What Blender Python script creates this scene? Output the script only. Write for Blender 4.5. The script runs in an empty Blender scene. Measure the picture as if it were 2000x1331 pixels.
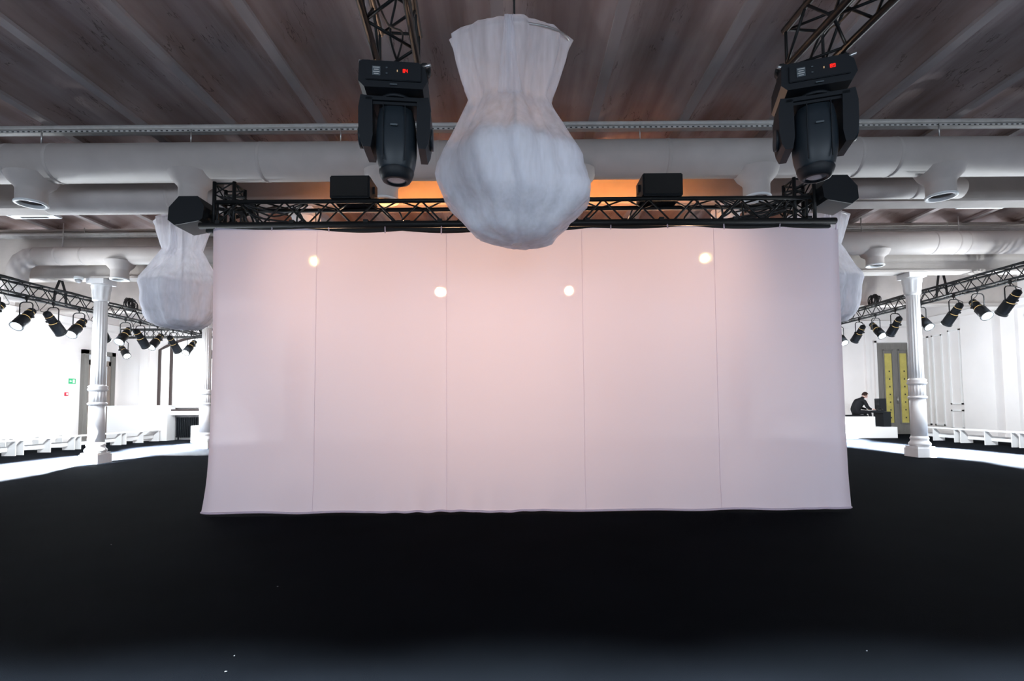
import bpy, bmesh, math, random
from math import sin, cos, pi, radians as R
from mathutils import Vector, Matrix, Quaternion

random.seed(7)
sc = bpy.context.scene
COL = sc.collection

# ------------------------------------------------------------------ camera
cam_d = bpy.data.cameras.new('camera')
cam = bpy.data.objects.new('camera', cam_d)
COL.objects.link(cam)
cam_d.sensor_width = 36.0
cam_d.lens = 36.0 * 1000 / 2000          # f = 1000 px
cam_d.shift_x = -0.005
cam_d.shift_y = 0.036
cam_d.clip_end = 200
cam.location = (0, 0, 1.4)
cam.rotation_euler = (Matrix.Rotation(R(93.0), 4, 'X') @ Matrix.Rotation(R(-0.45), 4, 'Z')).to_euler()
sc.camera = cam

# ------------------------------------------------------------------ world, exposure
w = bpy.data.worlds.new('world'); sc.world = w; w.use_nodes = True
w.node_tree.nodes['Background'].inputs[0].default_value = (0.75, 0.86, 1.0, 1)
w.node_tree.nodes['Background'].inputs[1].default_value = 0.5
vs = sc.view_settings
vs.view_transform = 'Standard'; vs.look = 'None'; vs.gamma = 1.0; vs.use_curve_mapping = False
vs.exposure = 0.0
sc.cycles.max_bounces = 7; sc.cycles.diffuse_bounces = 4; sc.cycles.glossy_bounces = 3; sc.cycles.transmission_bounces = 4; sc.cycles.transparent_max_bounces = 10

E_WINDOW = 430      # daylight through the windows behind the camera
E_BEAM = 260000       # runway profile spots
E_SPILL = 170        # stray light of the same spots
E_BACK = 820       # warm backlights aimed at the cloth
E_NEAR = 24000      # lamps above the camera that light the nearest carpet
E_WORK = 480         # orange work lights over the cloth

def light(kind, name, loc, energy, color, parent=None, **kw):
    d = bpy.data.lights.new(name, kind); d.energy = energy; d.color = color
    for k, v in kw.items(): setattr(d, k, v)
    o = bpy.data.objects.new(name, d); COL.objects.link(o); o.location = loc
    if parent: o.parent = parent
    return o

# ------------------------------------------------------------------ materials
def mat(name, col, rough=0.6, metal=0.0, spec=0.5, noise=None, bump=None, emit=None, stretch=(1,1,1), col2=None, coat=0):
    m = bpy.data.materials.new(name); m.use_nodes = True
    nt = m.node_tree; b = nt.nodes['Principled BSDF']
    b.inputs['Base Color'].default_value = (*col, 1)
    b.inputs['Roughness'].default_value = rough
    b.inputs['Metallic'].default_value = metal
    b.inputs['Specular IOR Level'].default_value = spec
    if emit:
        b.inputs['Emission Color'].default_value = (*emit[0], 1); b.inputs['Emission Strength'].default_value = emit[1]
    if noise or bump:
        tc = nt.nodes.new('ShaderNodeTexCoord'); mp = nt.nodes.new('ShaderNodeMapping')
        mp.inputs['Scale'].default_value = stretch
        nt.links.new(tc.outputs['Object'], mp.inputs['Vector'])
        n = nt.nodes.new('ShaderNodeTexNoise')
        n.inputs['Scale'].default_value = (noise or bump)[0]; n.inputs['Detail'].default_value = 6
        nt.links.new(mp.outputs[0], n.inputs['Vector'])
        if noise:
            r = nt.nodes.new('ShaderNodeValToRGB')
            lo = col2 or tuple(c * noise[1] for c in col)
            r.color_ramp.elements[0].position = 0.3; r.color_ramp.elements[0].color = (*lo, 1)
            r.color_ramp.elements[1].position = 0.7; r.color_ramp.elements[1].color = (*col, 1)
            nt.links.new(n.outputs['Fac'], r.inputs[0]); nt.links.new(r.outputs[0], b.inputs['Base Color'])
        if bump:
            bp = nt.nodes.new('ShaderNodeBump'); bp.inputs['Strength'].default_value = bump[1]
            bp.inputs['Distance'].default_value = 0.02
            n2 = nt.nodes.new('ShaderNodeTexNoise'); n2.inputs['Scale'].default_value = bump[0]; n2.inputs['Detail'].default_value = 4
            nt.links.new(mp.outputs[0], n2.inputs['Vector'])
            nt.links.new(n2.outputs['Fac'], bp.inputs['Height']); nt.links.new(bp.outputs[0], b.inputs['Normal'])
    return m

def emission(name, col, s):
    m = bpy.data.materials.new(name); m.use_nodes = True; nt = m.node_tree; nt.nodes.clear()
    e = nt.nodes.new('ShaderNodeEmission'); o = nt.nodes.new('ShaderNodeOutputMaterial')
    e.inputs[0].default_value = (*col, 1); e.inputs[1].default_value = s
    nt.links.new(e.outputs[0], o.inputs[0]); return m

def fabric(name, col, transl, transp, scale=60, col_t=None, thread=0.5, stretch=(1, 1, 1), blur=False):
    """woven cloth: diffuse + translucent, with a share of open weave"""
    m = bpy.data.materials.new(name); m.use_nodes = True; nt = m.node_tree; nt.nodes.clear()
    N = nt.nodes.new; L = nt.links.new
    out = N('ShaderNodeOutputMaterial'); d = N('ShaderNodeBsdfDiffuse'); t = N('ShaderNodeBsdfTranslucent')
    if blur:
        tr = N('ShaderNodeBsdfRefraction'); tr.inputs['IOR'].default_value = 1.12; tr.inputs['Roughness'].default_value = 0.22
    else: tr = N('ShaderNodeBsdfTransparent')
    a = N('ShaderNodeMixShader'); b = N('ShaderNodeMixShader')
    tc = N('ShaderNodeTexCoord'); mp = N('ShaderNodeMapping'); mp.inputs['Scale'].default_value = stretch
    nz = N('ShaderNodeTexNoise'); nz.inputs['Scale'].default_value = scale; nz.inputs['Detail'].default_value = 3
    mr = N('ShaderNodeMapRange'); mr.inputs['From Min'].default_value = 0.3; mr.inputs['From Max'].default_value = 0.7
    mr.inputs['To Min'].default_value = transp * (1 - thread); mr.inputs['To Max'].default_value = transp * (1 + thread)
    d.inputs[0].default_value = (*col, 1); t.inputs[0].default_value = (*(col_t or col), 1)
    L(tc.outputs['Object'], mp.inputs[0]); L(mp.outputs[0], nz.inputs['Vector']); L(nz.outputs['Fac'], mr.inputs['Value'])
    a.inputs[0].default_value = transl; L(d.outputs[0], a.inputs[1]); L(t.outputs[0], a.inputs[2])
    L(mr.outputs[0], b.inputs[0]); L(a.outputs[0], b.inputs[1]); L(tr.outputs[0], b.inputs[2]); L(b.outputs[0], out.inputs[0])
    return m

M = {}
M['carpet'] = mat('black_carpet', (0.0055, 0.0066, 0.0088), 0.9, spec=0.005, noise=(1.4, 0.75), bump=(420, 0.5))
def plaster_mat():
    """old flaking limewash: large stains, streaks along the vaults and dark cracks"""
    m = mat('old_ceiling_plaster', (0.38, 0.31, 0.30), 0.9, spec=0.1)
    nt = m.node_tree; N = nt.nodes.new; L = nt.links.new; b = nt.nodes['Principled BSDF']
    tc = N('ShaderNodeTexCoord')
    def noise(scale, stretch, lo, hi, detail=6):
        mp = N('ShaderNodeMapping'); mp.inputs['Scale'].default_value = stretch; L(tc.outputs['Object'], mp.inputs[0])
        n = N('ShaderNodeTexNoise'); n.inputs['Scale'].default_value = scale; n.inputs['Detail'].default_value = detail; L(mp.outputs[0], n.inputs['Vector'])
        r = N('ShaderNodeMapRange'); r.inputs['From Min'].default_value = lo; r.inputs['From Max'].default_value = hi; L(n.outputs['Fac'], r.inputs['Value']); return n, r
    n1, big = noise(1.1, (1, 0.6, 1), 0.35, 0.65); n2, streak = noise(3.0, (1.6, 0.12, 1), 0.35, 0.65); n3, crack = noise(4.0, (2.2, 0.35, 1), 0.485, 0.50, 9)
    def mix(a, bb, fac, mode='MIX'):
        x = N('ShaderNodeMix'); x.data_type = 'RGBA'; x.blend_type = mode
        for sock, v in ((x.inputs[0], fac), (x.inputs[6], a), (x.inputs[7], bb)):
            if isinstance(v, (tuple, float)): sock.default_value = (*v, 1) if isinstance(v, tuple) else v
            else: L(v, sock)
        return x.outputs[2]
    c = mix((0.30, 0.195, 0.17), (0.49, 0.39, 0.38), big.outputs[0])
    c = mix(c, mix((0.24, 0.19, 0.18), (0.52, 0.47, 0.46), streak.outputs[0]), 0.45)
    # cracks: thin level sets of a stretched noise, only here and there
    n4, where = noise(1.6, (1, 1, 1), 0.52, 0.60)
    ab = N('ShaderNodeMath'); ab.operation = 'ABSOLUTE'; sb = N('ShaderNodeMath'); sb.operation = 'SUBTRACT'; sb.inputs[1].default_value = 0.5; L(n3.outputs['Fac'], sb.inputs[0]); L(sb.outputs[0], ab.inputs[0])
    th = N('ShaderNodeMapRange'); th.inputs['From Min'].default_value = 0.0; th.inputs['From Max'].default_value = 0.012; th.inputs['To Min'].default_value = 0.8; th.inputs['To Max'].default_value = 0.0; L(ab.outputs[0], th.inputs['Value'])
    mu = N('ShaderNodeMath'); mu.operation = 'MULTIPLY'; L(th.outputs[0], mu.inputs[0]); L(where.outputs[0], mu.inputs[1])
    c = mix(c, (0.07, 0.05, 0.045), mu.outputs[0]); L(c, b.inputs['Base Color'])
    bp = N('ShaderNodeBump'); bp.inputs['Strength'].default_value = 0.5; bp.inputs['Distance'].default_value = 0.03; L(n2.outputs['Fac'], bp.inputs['Height']); L(bp.outputs[0], b.inputs['Normal'])
    return m
M['plaster'] = plaster_mat()
M['rib'] = mat('painted_rib', (0.43, 0.38, 0.375), 0.8, spec=0.15, noise=(3, 0.8), stretch=(1, 0.3, 1))
M['girder'] = mat('painted_girder', (0.52, 0.48, 0.45), 0.75, spec=0.2, noise=(2.5, 0.85))
M['duct'] = mat('white_duct_paint', (0.50, 0.46, 0.44), 0.55, spec=0.25, noise=(3, 0.9))
M['tray'] = mat('grey_cable_tray', (0.55, 0.54, 0.53), 0.6, noise=(8, 0.8))
M['slot'] = mat('dark_slot', (0.03, 0.03, 0.03), 0.9)
M['white'] = mat('white_wall_paint', (0.86, 0.83, 0.82), 0.85, spec=0.2, noise=(1.2, 0.95))
M['gloss'] = mat('white_bench_paint', (0.87, 0.87, 0.87), 0.5, spec=0.3)
M['iron'] = mat('white_iron_paint', (0.80, 0.80, 0.81), 0.5, spec=0.3, noise=(5, 0.93))
M['black'] = mat('black_truss_paint', (0.008, 0.009, 0.010), 0.5, spec=0.28)
M['plastic'] = mat('black_plastic', (0.010, 0.012, 0.015), 0.5, spec=0.2)
M['head'] = mat('blue_black_plastic', (0.014, 0.020, 0.026), 0.42, spec=0.3)
M['rubber'] = mat('cable_rubber', (0.008, 0.008, 0.009), 0.6)
M['grille'] = mat('speaker_grille', (0.012, 0.012, 0.012), 0.8, bump=(300, 0.6))
M['greywood'] = mat('pale_grey_panel', (0.55, 0.53, 0.50), 0.6)
M['steel'] = mat('dull_steel', (0.5, 0.5, 0.5), 0.35, metal=0.9)
M['brown'] = mat('brown_door_wood', (0.24, 0.19, 0.16), 0.6, noise=(6, 0.75), stretch=(4, 4, 0.4))
M['greydoor'] = mat('grey_brown_door', (0.19, 0.18, 0.165), 0.6, noise=(5, 0.8), stretch=(4, 4, 0.4))
M['dooryellow'] = mat('yellow_door_panel', (0.55, 0.47, 0.12), 0.5, noise=(3, 0.7), bump=(30, 0.3))
M['frost'] = mat('frosted_pane', (0.75, 0.77, 0.80), 0.3)
M['frame'] = mat('dark_window_frame', (0.045, 0.03, 0.028), 0.6)
M['daylight'] = emission('daylight_pane', (0.93, 0.97, 1.0), 2.2)
M['green'] = mat('exit_green', (0.02, 0.42, 0.16), 0.5)
M['signwhite'] = mat('sign_white', (0.85, 0.87, 0.85), 0.5)
M['red'] = mat('alarm_red', (0.6, 0.03, 0.06), 0.4)
M['led'] = emission('red_display', (1.0, 0.02, 0.015), 1.5)
M['ledw'] = emission('small_amber_led', (1.0, 0.7, 0.4), 0.5)
M['print'] = mat('grey_print', (0.06, 0.075, 0.085), 0.6)
M['lens_cool'] = emission('cool_lamp_lens', (0.80, 0.93, 1.0), 40)
M['lens_back'] = mat('unlit_side_lens', (0.9, 0.75, 0.6), 0.3, emit=((1, 0.85, 0.7), 1.5))
M['slit'] = emission('warm_vent_slit', (1.0, 0.70, 0.30), 0.9)
M['lens_warm'] = emission('warm_lamp_lens', (1.0, 0.78, 0.30), 20)
M['lens_orange'] = emission('orange_lamp_lens', (1.0, 0.55, 0.16), 4)
M['glass'] = mat('dark_lens_glass', (0.35, 0.35, 0.36), 0.08, spec=0.8)
M['cloth'] = fabric('sheer_screen_cloth', (0.74, 0.68, 0.82), 0.5, 0.04, 220, (0.84, 0.77, 0.84), 0.2, blur=True)
M['seam'] = fabric('cloth_seam', (0.80, 0.72, 0.82), 0.5, 0.0, 90, (0.80, 0.70, 0.77))
M['tulle'] = fabric('white_tulle', (0.90, 0.90, 0.96), 0.45, 0.36, 9, None, 0.45, (1, 1, 0.12))
M['tulle2'] = fabric('doubled_white_tulle', (0.94, 0.94, 0.96), 0.15, 0.06, 6, None, 0.5, (1, 1, 0.3))
M['suit'] = mat('black_suit_cloth', (0.010, 0.010, 0.012), 0.9, spec=0.1)
M['skin'] = mat('skin', (0.62, 0.40, 0.33), 0.55)
M['hair'] = mat('dark_brown_hair', (0.02, 0.010, 0.008), 0.8, spec=0.1)
M['shirt'] = mat('white_shirt', (0.85, 0.85, 0.85), 0.8)
M['shoe'] = mat('grey_shoe', (0.35, 0.38, 0.38), 0.6)
M['acwhite'] = mat('white_unit_plastic', (0.72, 0.75, 0.77), 0.5)
M['paper'] = mat('paper_scrap', (0.35, 0.35, 0.35), 0.8)

# brick relief under paint on the left wall
def brick_mat():
    m = mat('painted_brick', (0.86, 0.82, 0.81), 0.85, spec=0.2)
    nt = m.node_tree; b = nt.nodes['Principled BSDF']
    tc = nt.nodes.new('ShaderNodeTexCoord'); mp = nt.nodes.new('ShaderNodeMapping'); mp.inputs['Rotation'].default_value = (R(90), 0, R(90))
    br = nt.nodes.new('ShaderNodeTexBrick'); br.inputs['Scale'].default_value = 4
    bp = nt.nodes.new('ShaderNodeBump'); bp.inputs['Strength'].default_value = 0.35; bp.inputs['Distance'].default_value = 0.01
    nt.links.new(tc.outputs['Object'], mp.inputs[0]); nt.links.new(mp.outputs[0], br.inputs['Vector'])
    nt.links.new(br.outputs['Fac'], bp.inputs['Height']); bp.invert = True; nt.links.new(bp.outputs[0], b.inputs['Normal'])
    return m
M['brick'] = brick_mat()

# ------------------------------------------------------------------ mesh helpers
class MB:
    def __init__(s): s.v = []; s.f = []; s.sm = []
    def add(s, vs, fs, smooth=False):
        n = len(s.v); s.v += [tuple(v) for v in vs]
        s.f += [tuple(i + n for i in f) for f in fs]; s.sm += [smooth] * len(fs); return s
    def box(s, c, d, rot=None, taper=1.0, bev=0.0):
        x, y, z = (k / 2 for k in d)
        if bev > 0:
            bm = bmesh.new(); bmesh.ops.create_cube(bm, size=1.0, matrix=Matrix.Diagonal((*d, 1)))
            bmesh.ops.bevel(bm, geom=bm.edges[:], offset=bev, segments=2, affect='EDGES')
            vs = [v.co.copy() for v in bm.verts]; bm.verts.index_update(); fs = [[v.index for v in f.verts] for f in bm.faces]; bm.free()
        else:
            vs = [Vector(p) for p in ((-x,-y,-z),(x,-y,-z),(x,y,-z),(-x,y,-z),(-x*taper,-y*taper,z),(x*taper,-y*taper,z),(x*taper,y*taper,z),(-x*taper,y*taper,z))]
            fs = [(0,3,2,1),(4,5,6,7),(0,1,5,4),(1,2,6,5),(2,3,7,6),(3,0,4,7)]
        if rot is not None: vs = [rot @ v for v in vs]
        c = Vector(c); return s.add([v + c for v in vs], fs)
    def path(s, pts, r, n=8, cap=True, smooth=True):
        pts = [Vector(p) for p in pts]; vs = []; fs = []; m = len(pts)
        rr = r if isinstance(r, (list, tuple)) else [r] * m
        prev = None
        for i, p in enumerate(pts):
            d = (pts[min(i+1, m-1)] - pts[max(i-1, 0)]).normalized()
            if prev is None:
                u = d.cross(Vector((0,0,1)));
                if u.length < 1e-3: u = Vector((1,0,0))
            else: u = prev - d * prev.dot(d)
            u.normalize(); prev = u; q = d.cross(u)
            for k in range(n):
                a = 2*pi*k/n + pi/n; vs.append(p + (u*cos(a) + q*sin(a)) * rr[i])
        for i in range(m-1):
            for k in range(n):
                k2 = (k+1) % n; fs.append((i*n+k, (i+1)*n+k, (i+1)*n+k2, i*n+k2)[::-1])
        s.add(vs, fs, smooth)
        if cap:
            b = len(s.v) - len(vs)
            s.f += [tuple(b+k for k in range(n)), tuple(b+(m-1)*n+k for k in reversed(range(n)))]; s.sm += [False, False]
        return s
    def tube(s, a, b, r, n=8): return s.path([a, b], r, n)
    def lathe(s, prof, n=24, c=(0,0,0), mod=None, cap=True, smooth=True, rot=None):
        vs = []; fs = []; m = len(prof); c = Vector(c)
        for j, (r, z) in enumerate(prof):
            for k in range(n):
                a = 2*pi*k/n; q = r if mod is None else mod(r, z, a, j)
                v = Vector((q*cos(a), q*sin(a), z)); vs.append((rot @ v if rot is not None else v) + c)
        for j in range(m-1):
            for k in range(n):
                k2 = (k+1) % n; fs.append((j*n+k, j*n+k2, (j+1)*n+k2, (j+1)*n+k))
        b = len(s.v); s.add(vs, fs, smooth)
        if cap:
            if prof[0][0] > 1e-4: s.f.append(tuple(b+k for k in reversed(range(n)))); s.sm.append(False)
            if prof[-1][0] > 1e-4: s.f.append(tuple(b+(m-1)*n+k for k in range(n))); s.sm.append(False)
        return s
    def prism(s, poly, a, b, axis='y'):
        """poly of 2-d points extruded between a and b along an axis"""
        def P(u, v, t): return {'y': (u, t, v), 'x': (t, u, v), 'z': (u, v, t)}[axis]
        n = len(poly); vs = [P(u, v, a) for u, v in poly] + [P(u, v, b) for u, v in poly]
        fs = [tuple(range(n)), tuple(range(2*n-1, n-1, -1))] + [(k, n+k, n+(k+1) % n, (k+1) % n) for k in range(n)]
        return s.add(vs, fs)
    def mesh(s, name, m):
        me = bpy.data.meshes.new(name); me.from_pydata(s.v, [], s.f)
        me.polygons.foreach_set('use_smooth', s.sm)
        bm = bmesh.new(); bm.from_mesh(me); bmesh.ops.recalc_face_normals(bm, faces=bm.faces); bm.to_mesh(me); bm.free()
        if m is not None: me.materials.append(m)
        return me
    def build(s, name, m, parent=None, loc=(0,0,0)):
        return place(s.mesh(name, m), name, parent, loc)

def place(me, name, parent=None, loc=(0,0,0), rot=None):
    o = bpy.data.objects.new(name, me); COL.objects.link(o); o.location = loc
    if rot is not None: o.rotation_euler = rot
    if parent is not None: o.parent = parent
    return o
def tag(o, label, cat, group=None):
    o['label'] = label; o['category'] = cat
    if group: o['group'] = group
    return o
def thing(name, label, cat, loc=(0,0,0), rz=0, group=None):
    o = bpy.data.objects.new(name, None); COL.objects.link(o); o.location = loc; o.rotation_euler = (0,0,rz)
    o.empty_display_size = 0.1
    return tag(o, label, cat, group)
def struct(o, label=None):
    o['kind'] = 'structure'
    if label: o['label'] = label
    return o
def copy_tree(o, parent=None):
    c = o.copy(); COL.objects.link(c); c.parent = parent
    for ch in list(o.children): copy_tree(ch, c)
    return c
def B(name, c, d, m, parent=None, bev=0.0, rot=None):
    """a box-like piece whose origin is its centre"""
    return MB().box((0,0,0), d, rot, bev=bev).build(name, m, parent, c)

# ------------------------------------------------------------------ room shell
XW, YB, YF, ZR = 17.2, 22.0, -9.0, 5.95
struct(MB().box((0, (YB+YF)/2, -0.05), (2*XW+1, YB-YF+1, 0.1)).build('floor', M['carpet']))
wl = struct(MB().box((-XW-0.15, (YB+YF)/2, 3.2), (0.3, YB-YF+0.6, 6.4)).build('wall_left', M['brick']))
wr = struct(MB().box((XW+0.15, (YB+YF)/2, 3.2), (0.3, YB-YF+0.6, 6.4)).build('wall_right', M['white']))
wb = struct(MB().box((0, YB+0.15, 3.2), (2*XW, 0.3, 6.4)).build('wall_back', M['white']))
# wall behind the camera with four window openings
wfm = MB().box((0, YF-0.15, 0.5), (2*XW, 0.3, 1.0)).box((0, YF-0.15, 5.4), (2*XW, 0.3, 2.0))
for x in (-15.2, -7.5, 0, 7.5, 15.2): wfm.box((x, YF-0.15, 2.7), (4.0, 0.3, 3.4))
struct(wfm.build('wall_front', M['white']))
for i, x in enumerate((-11.35, -3.75, 3.75, 11.35)):
    wd = struct(MB().box((0,0,0), (0.06, 0.06, 3.4)).box((0,0,0.4), (3.6, 0.06, 0.06)).build('window_%d' % (i+2), M['frame'], None, (x, YF-0.15, 2.7)))
    l = light('AREA', 'daylight', (x, YF+0.05, 2.7), E_WINDOW, (0.74, 0.86, 1.0), shape='RECTANGLE', size=3.5, size_y=3.3)
    l.rotation_euler = (R(90), 0, 0)
for s, nm in ((-1, 'baseboard_left'), (1, 'baseboard_right')):
    struct(MB().box((s*(XW-0.02), (YB+YF)/2, 0.1), (0.04, YB-YF, 0.2)).build(nm, M['white']))
struct(MB().box((0, YB-0.02, 0.1), (2*XW-0.1, 0.04, 0.2)).build('baseboard_back', M['white']))

# ceiling of shallow vaults between ribs that run away from the camera
RIBS = [1.25 + 1.45*k for k in range(-13, 12)]
cm = MB(); NV = 12
for x0, x1 in zip(RIBS[:-1], RIBS[1:]):
    vs = []; fs = []
    for j, y in enumerate((YF-0.3, YB+0.3)):
        for k in range(NV+1):
            t = k/NV; vs.append((x0 + (x1-x0)*t, y, ZR + 0.30*(1-(2*t-1)**2)))
    fs = [(k, k+1, NV+2+k, NV+1+k) for k in range(NV)]
    cm.add(vs, fs, True)
cm.box((0, (YB+YF)/2, ZR+0.45), (2*XW+1, YB-YF+1, 0.2))
ceil = struct(cm.build('ceiling', M['plaster']))
ribm = MB().box((0,0,0), (0.14, YB-YF, 0.05)).mesh('rib', M['rib'])
for x in RIBS:
    if abs(x) < XW: place(ribm, 'rib', ceil, (x, (YB+YF)/2, ZR-0.005))
ROWS = (9.35, 13.0, 17.5)
gm = MB().box((0,0,0), (2*XW, 0.2, 1.27)).box((0,-0.02,-0.62), (2*XW, 0.40, 0.05)).box((0,-0.02,0.60), (2*XW, 0.36, 0.05)).mesh('girder', M['girder'])
for y in ROWS[1:] + (4.0-8.0,): place(gm, 'girder', ceil, (0, y, 4.67+0.64))
place(MB().box((0,0,0), (2*XW, 0.2, 0.9)).box((0,-0.02,-0.44), (2*XW, 0.36, 0.05)).mesh('girder', M['girder']), 'girder', ceil, (0, ROWS[0], 5.05+0.455))
# cornice along the side and back walls
for s, nm in ((-1, 'trim_1'), (1, 'trim_2')):
    struct(MB().prism([(s*XW, 4.55), (s*(XW-0.12), 4.62), (s*(XW-0.22), 4.85), (s*XW, 4.9)], 9, YB, 'y').build(nm, M['white']))
struct(MB().prism([(YB, 4.55), (YB-0.12, 4.62), (YB-0.22, 4.85), (YB, 4.9)], -XW, XW, 'x').build('trim_3', M['white']))
# pilasters of the back and right walls
for i, (x, y, dx, dy) in enumerate(((-16.0, YB-0.06, 0.35, 0.12), (15.05, YB-0.06, 0.16, 0.12), (XW-0.15, 18.75, 0.3, 1.3), (XW-0.06, 17.7, 0.12, 0.5))):
    struct(MB().box((x, y, 2.3), (dx, dy, 4.6)).build('trim_%d' % (4+i), M['white']))
# panelled joinery on the right wall: frames of thin moulding
def moulding(parent, x, y0, y1, z0, z1, s=-1, t=0.06):
    mb = MB()
    for a, b, c, d in ((y0, y1, z0, z0+t), (y0, y1, z1-t, z1), (y0, y0+t, z0, z1), (y1-t, y1, z0, z1)):
        mb.box((x, (a+b)/2, (c+d)/2), (0.05, b-a, d-c))
    return mb.build('moulding', M['gloss'], parent)
for (y0, y1, z0, z1) in ((19.75, 20.3, 1.25, 4.2), (19.75, 20.3, 0.3, 1.05), (20.6, 21.1, 0.4, 4.1), (21.3, 21.8, 0.4, 4.1), (16.2, 17.2, 2.55, 4.3), (16.2, 17.2, 1.3, 2.4)):
    moulding(wr, XW-0.02, y0, y1, z0, z1)

# doors
def door_left():
    d = struct(MB().box((-XW+0.03, 20.9, 1.55), (0.05, 1.0, 3.1)).build('door_1', M['frost']), 'tall frosted glass door in a brown wooden frame')
    f = MB()
    for y in (20.22, 21.58): f.box((-XW+0.08, y, 1.85), (0.16, 0.2, 3.7))
    f.box((-XW+0.08, 20.9, 3.62), (0.16, 1.56, 0.16)); f.build('door_frame', M['greydoor'], d)
    g = MB()
    for y in (20.38, 21.43): g.box((-XW+0.06, y, 1.65), (0.12, 0.12, 3.3))
    g.box((-XW+0.06, 20.9, 3.22), (0.12, 1.15, 0.2)); g.build('door_leaf_frame', M['brown'], d)
    MB().box((-XW+0.04, 20.9, 3.42), (0.05, 1.15, 0.2)).build('transom_pane', M['frost'], d)
    me = MB().box((0,0,0), (0.012, 0.035, 0.05)).mesh('sticker', M['print'])
    for k in range(8): place(me, 'sticker', d, (-XW+0.065, 21.05, 1.0 + 0.27*k))
door_left()
def door_right():
    x0, x1, y = 15.45, 17.0, YB
    d = struct(MB().box(((x0+x1)/2, y-0.04, 1.95), (x1-x0, 0.06, 3.9)).build('door_2', M['greydoor']), 'tall grey double door with yellow glass strips')
    pm = MB().box((0,0,0), (0.30, 0.03, 3.0), bev=0.008).mesh('yellow_panel', M['dooryellow'])
    st = MB().box((0,0,0), (0.045, 0.012, 0.06)).mesh('sticker', M['slot'])
    for x in (15.92, 16.56):
        place(pm, 'yellow_panel', d, (x, y-0.085, 1.95))
        for k in range(7): place(st, 'sticker', d, (x+0.02, y-0.107, 0.7 + 0.33*k))
        f = MB()
        for a in (-0.19, 0.19): f.box((x+a, y-0.085, 2.05), (0.045, 0.05, 3.15))
        for z in (0.46, 3.6): f.box((x, y-0.085, z), (0.42, 0.05, 0.05))
        f.build('panel_moulding', M['greydoor'], d)
    MB().tube((16.24, y-0.13, 1.3), (16.24, y-0.13, 1.6), 0.02).build('door_handle', M['steel'], d)
    f = MB()
    for x in (x0-0.05, x1+0.05): f.box((x, y-0.05, 2.0), (0.1, 0.12, 4.0))
    f.box(((x0+x1)/2, y-0.05, 3.98), (x1-x0+0.2, 0.12, 0.12)); f.build('door_frame', M['white'], d)
door_right()

# arched window of the back wall
def arch_window():
    x0, x1, z0, zs, rise = -15.35, -11.6, 1.45, 3.85, 0.55
    n = 14
    def arc(xa, xb, zs, rise): return [(xa + (xb-xa)*k/n, zs + rise*(1-(2*k/n-1)**2)) for k in range(n+1)]
    poly = [(x0, z0)] + arc(x0, x1, zs, rise) + [(x1, z0)]
    wn = struct(MB().prism(poly, YB-0.03, YB-0.01, 'y').build('window_1', M['daylight']), 'tall arched window full of daylight')
    fr = MB(); pts = [(x0, YB-0.06, z0)] + [(x, YB-0.06, z) for x, z in arc(x0, x1, zs, rise)] + [(x1, YB-0.06, z0)]
    fr.path(pts, 0.07, 4, smooth=False); fr.build('window_frame', M['frame'], wn)
    for x in (-14.85, -13.0):
        MB().box((x, YB-0.07, (z0+zs+0.25)/2), (0.10, 0.08, zs+0.25-z0)).build('mullion', M['frame'], wn)
    MB().box(((x0+x1)/2, YB-0.12, z0-0.05), (x1-x0+0.3, 0.24, 0.08)).build('window_sill', M['white'], wn)
arch_window()

# ------------------------------------------------------------------ cast-iron columns
def column(x, y, label):
    h = 5.03/4.67 if y < 10 else 1.0
    t = thing('cast_iron_column', label, 'column', (x, y, 0), 0, 'white cast-iron columns')
    t.scale = (1, 1, h)
    MB().box((0,0,0.11), (0.46, 0.46, 0.22)).box((0,0,0.24), (0.42, 0.42, 0.05)).build('plinth', M['iron'], t)
    MB().lathe([(0.20,0.26),(0.235,0.30),(0.235,0.34),(0.20,0.38),(0.185,0.42),(0.20,0.45),(0.20,0.47),(0.175,0.52)], 28).build('base_moulding', M['iron'], t)
    MB().lathe([(0.175,0.5),(0.17,1.45)], 28).build('lower_shaft', M['iron'], t)
    MB().lathe([(0.17,1.45),(0.205,1.47),(0.205,1.51),(0.175,1.53)], 28).lathe([(0.175,1.80),(0.205,1.83),(0.215,1.86),(0.19,1.90),(0.21,1.93),(0.16,1.97)], 28).build('collar', M['iron'], t)
    def fl(r, z, a, j): return r * (1 - 0.045*(0.5+0.5*cos(a*16))**2 * 2)
    MB().lathe([(0.178,1.52),(0.178,1.81)], 64, mod=fl).build('reeded_band', M['iron'], t)
    MB().lathe([(0.158,1.96),(0.156,2.4),(0.145,4.12)], 64, mod=fl).build('fluted_shaft', M['iron'], t)
    def leaf(r, z, a, j): return r * (1 + (0.10*cos(a*8) if 2 <= j <= 6 else 0))
    MB().lathe([(0.15,4.10),(0.18,4.13),(0.165,4.17),(0.17,4.22),(0.18,4.32),(0.18,4.37),(0.20,4.46),(0.215,4.50),(0.22,4.54)], 32, mod=leaf).box((0,0,4.605), (0.44,0.44,0.13)).build('capital', M['iron'], t)
column(-10.65, 13.0, 'white cast-iron column standing in the lit strip on the left')
column(10.15, 13.0, 'white fluted column standing in the lit strip on the right')
column(-10.65, 17.5, 'white column half hidden by the left edge of the pink cloth')
column(-3.93, 9.35, 'column whose capital shows over the cloth, beside the left speaker')
column(3.93, 9.35, 'column whose capital shows over the cloth, beside the right speaker')

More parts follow.
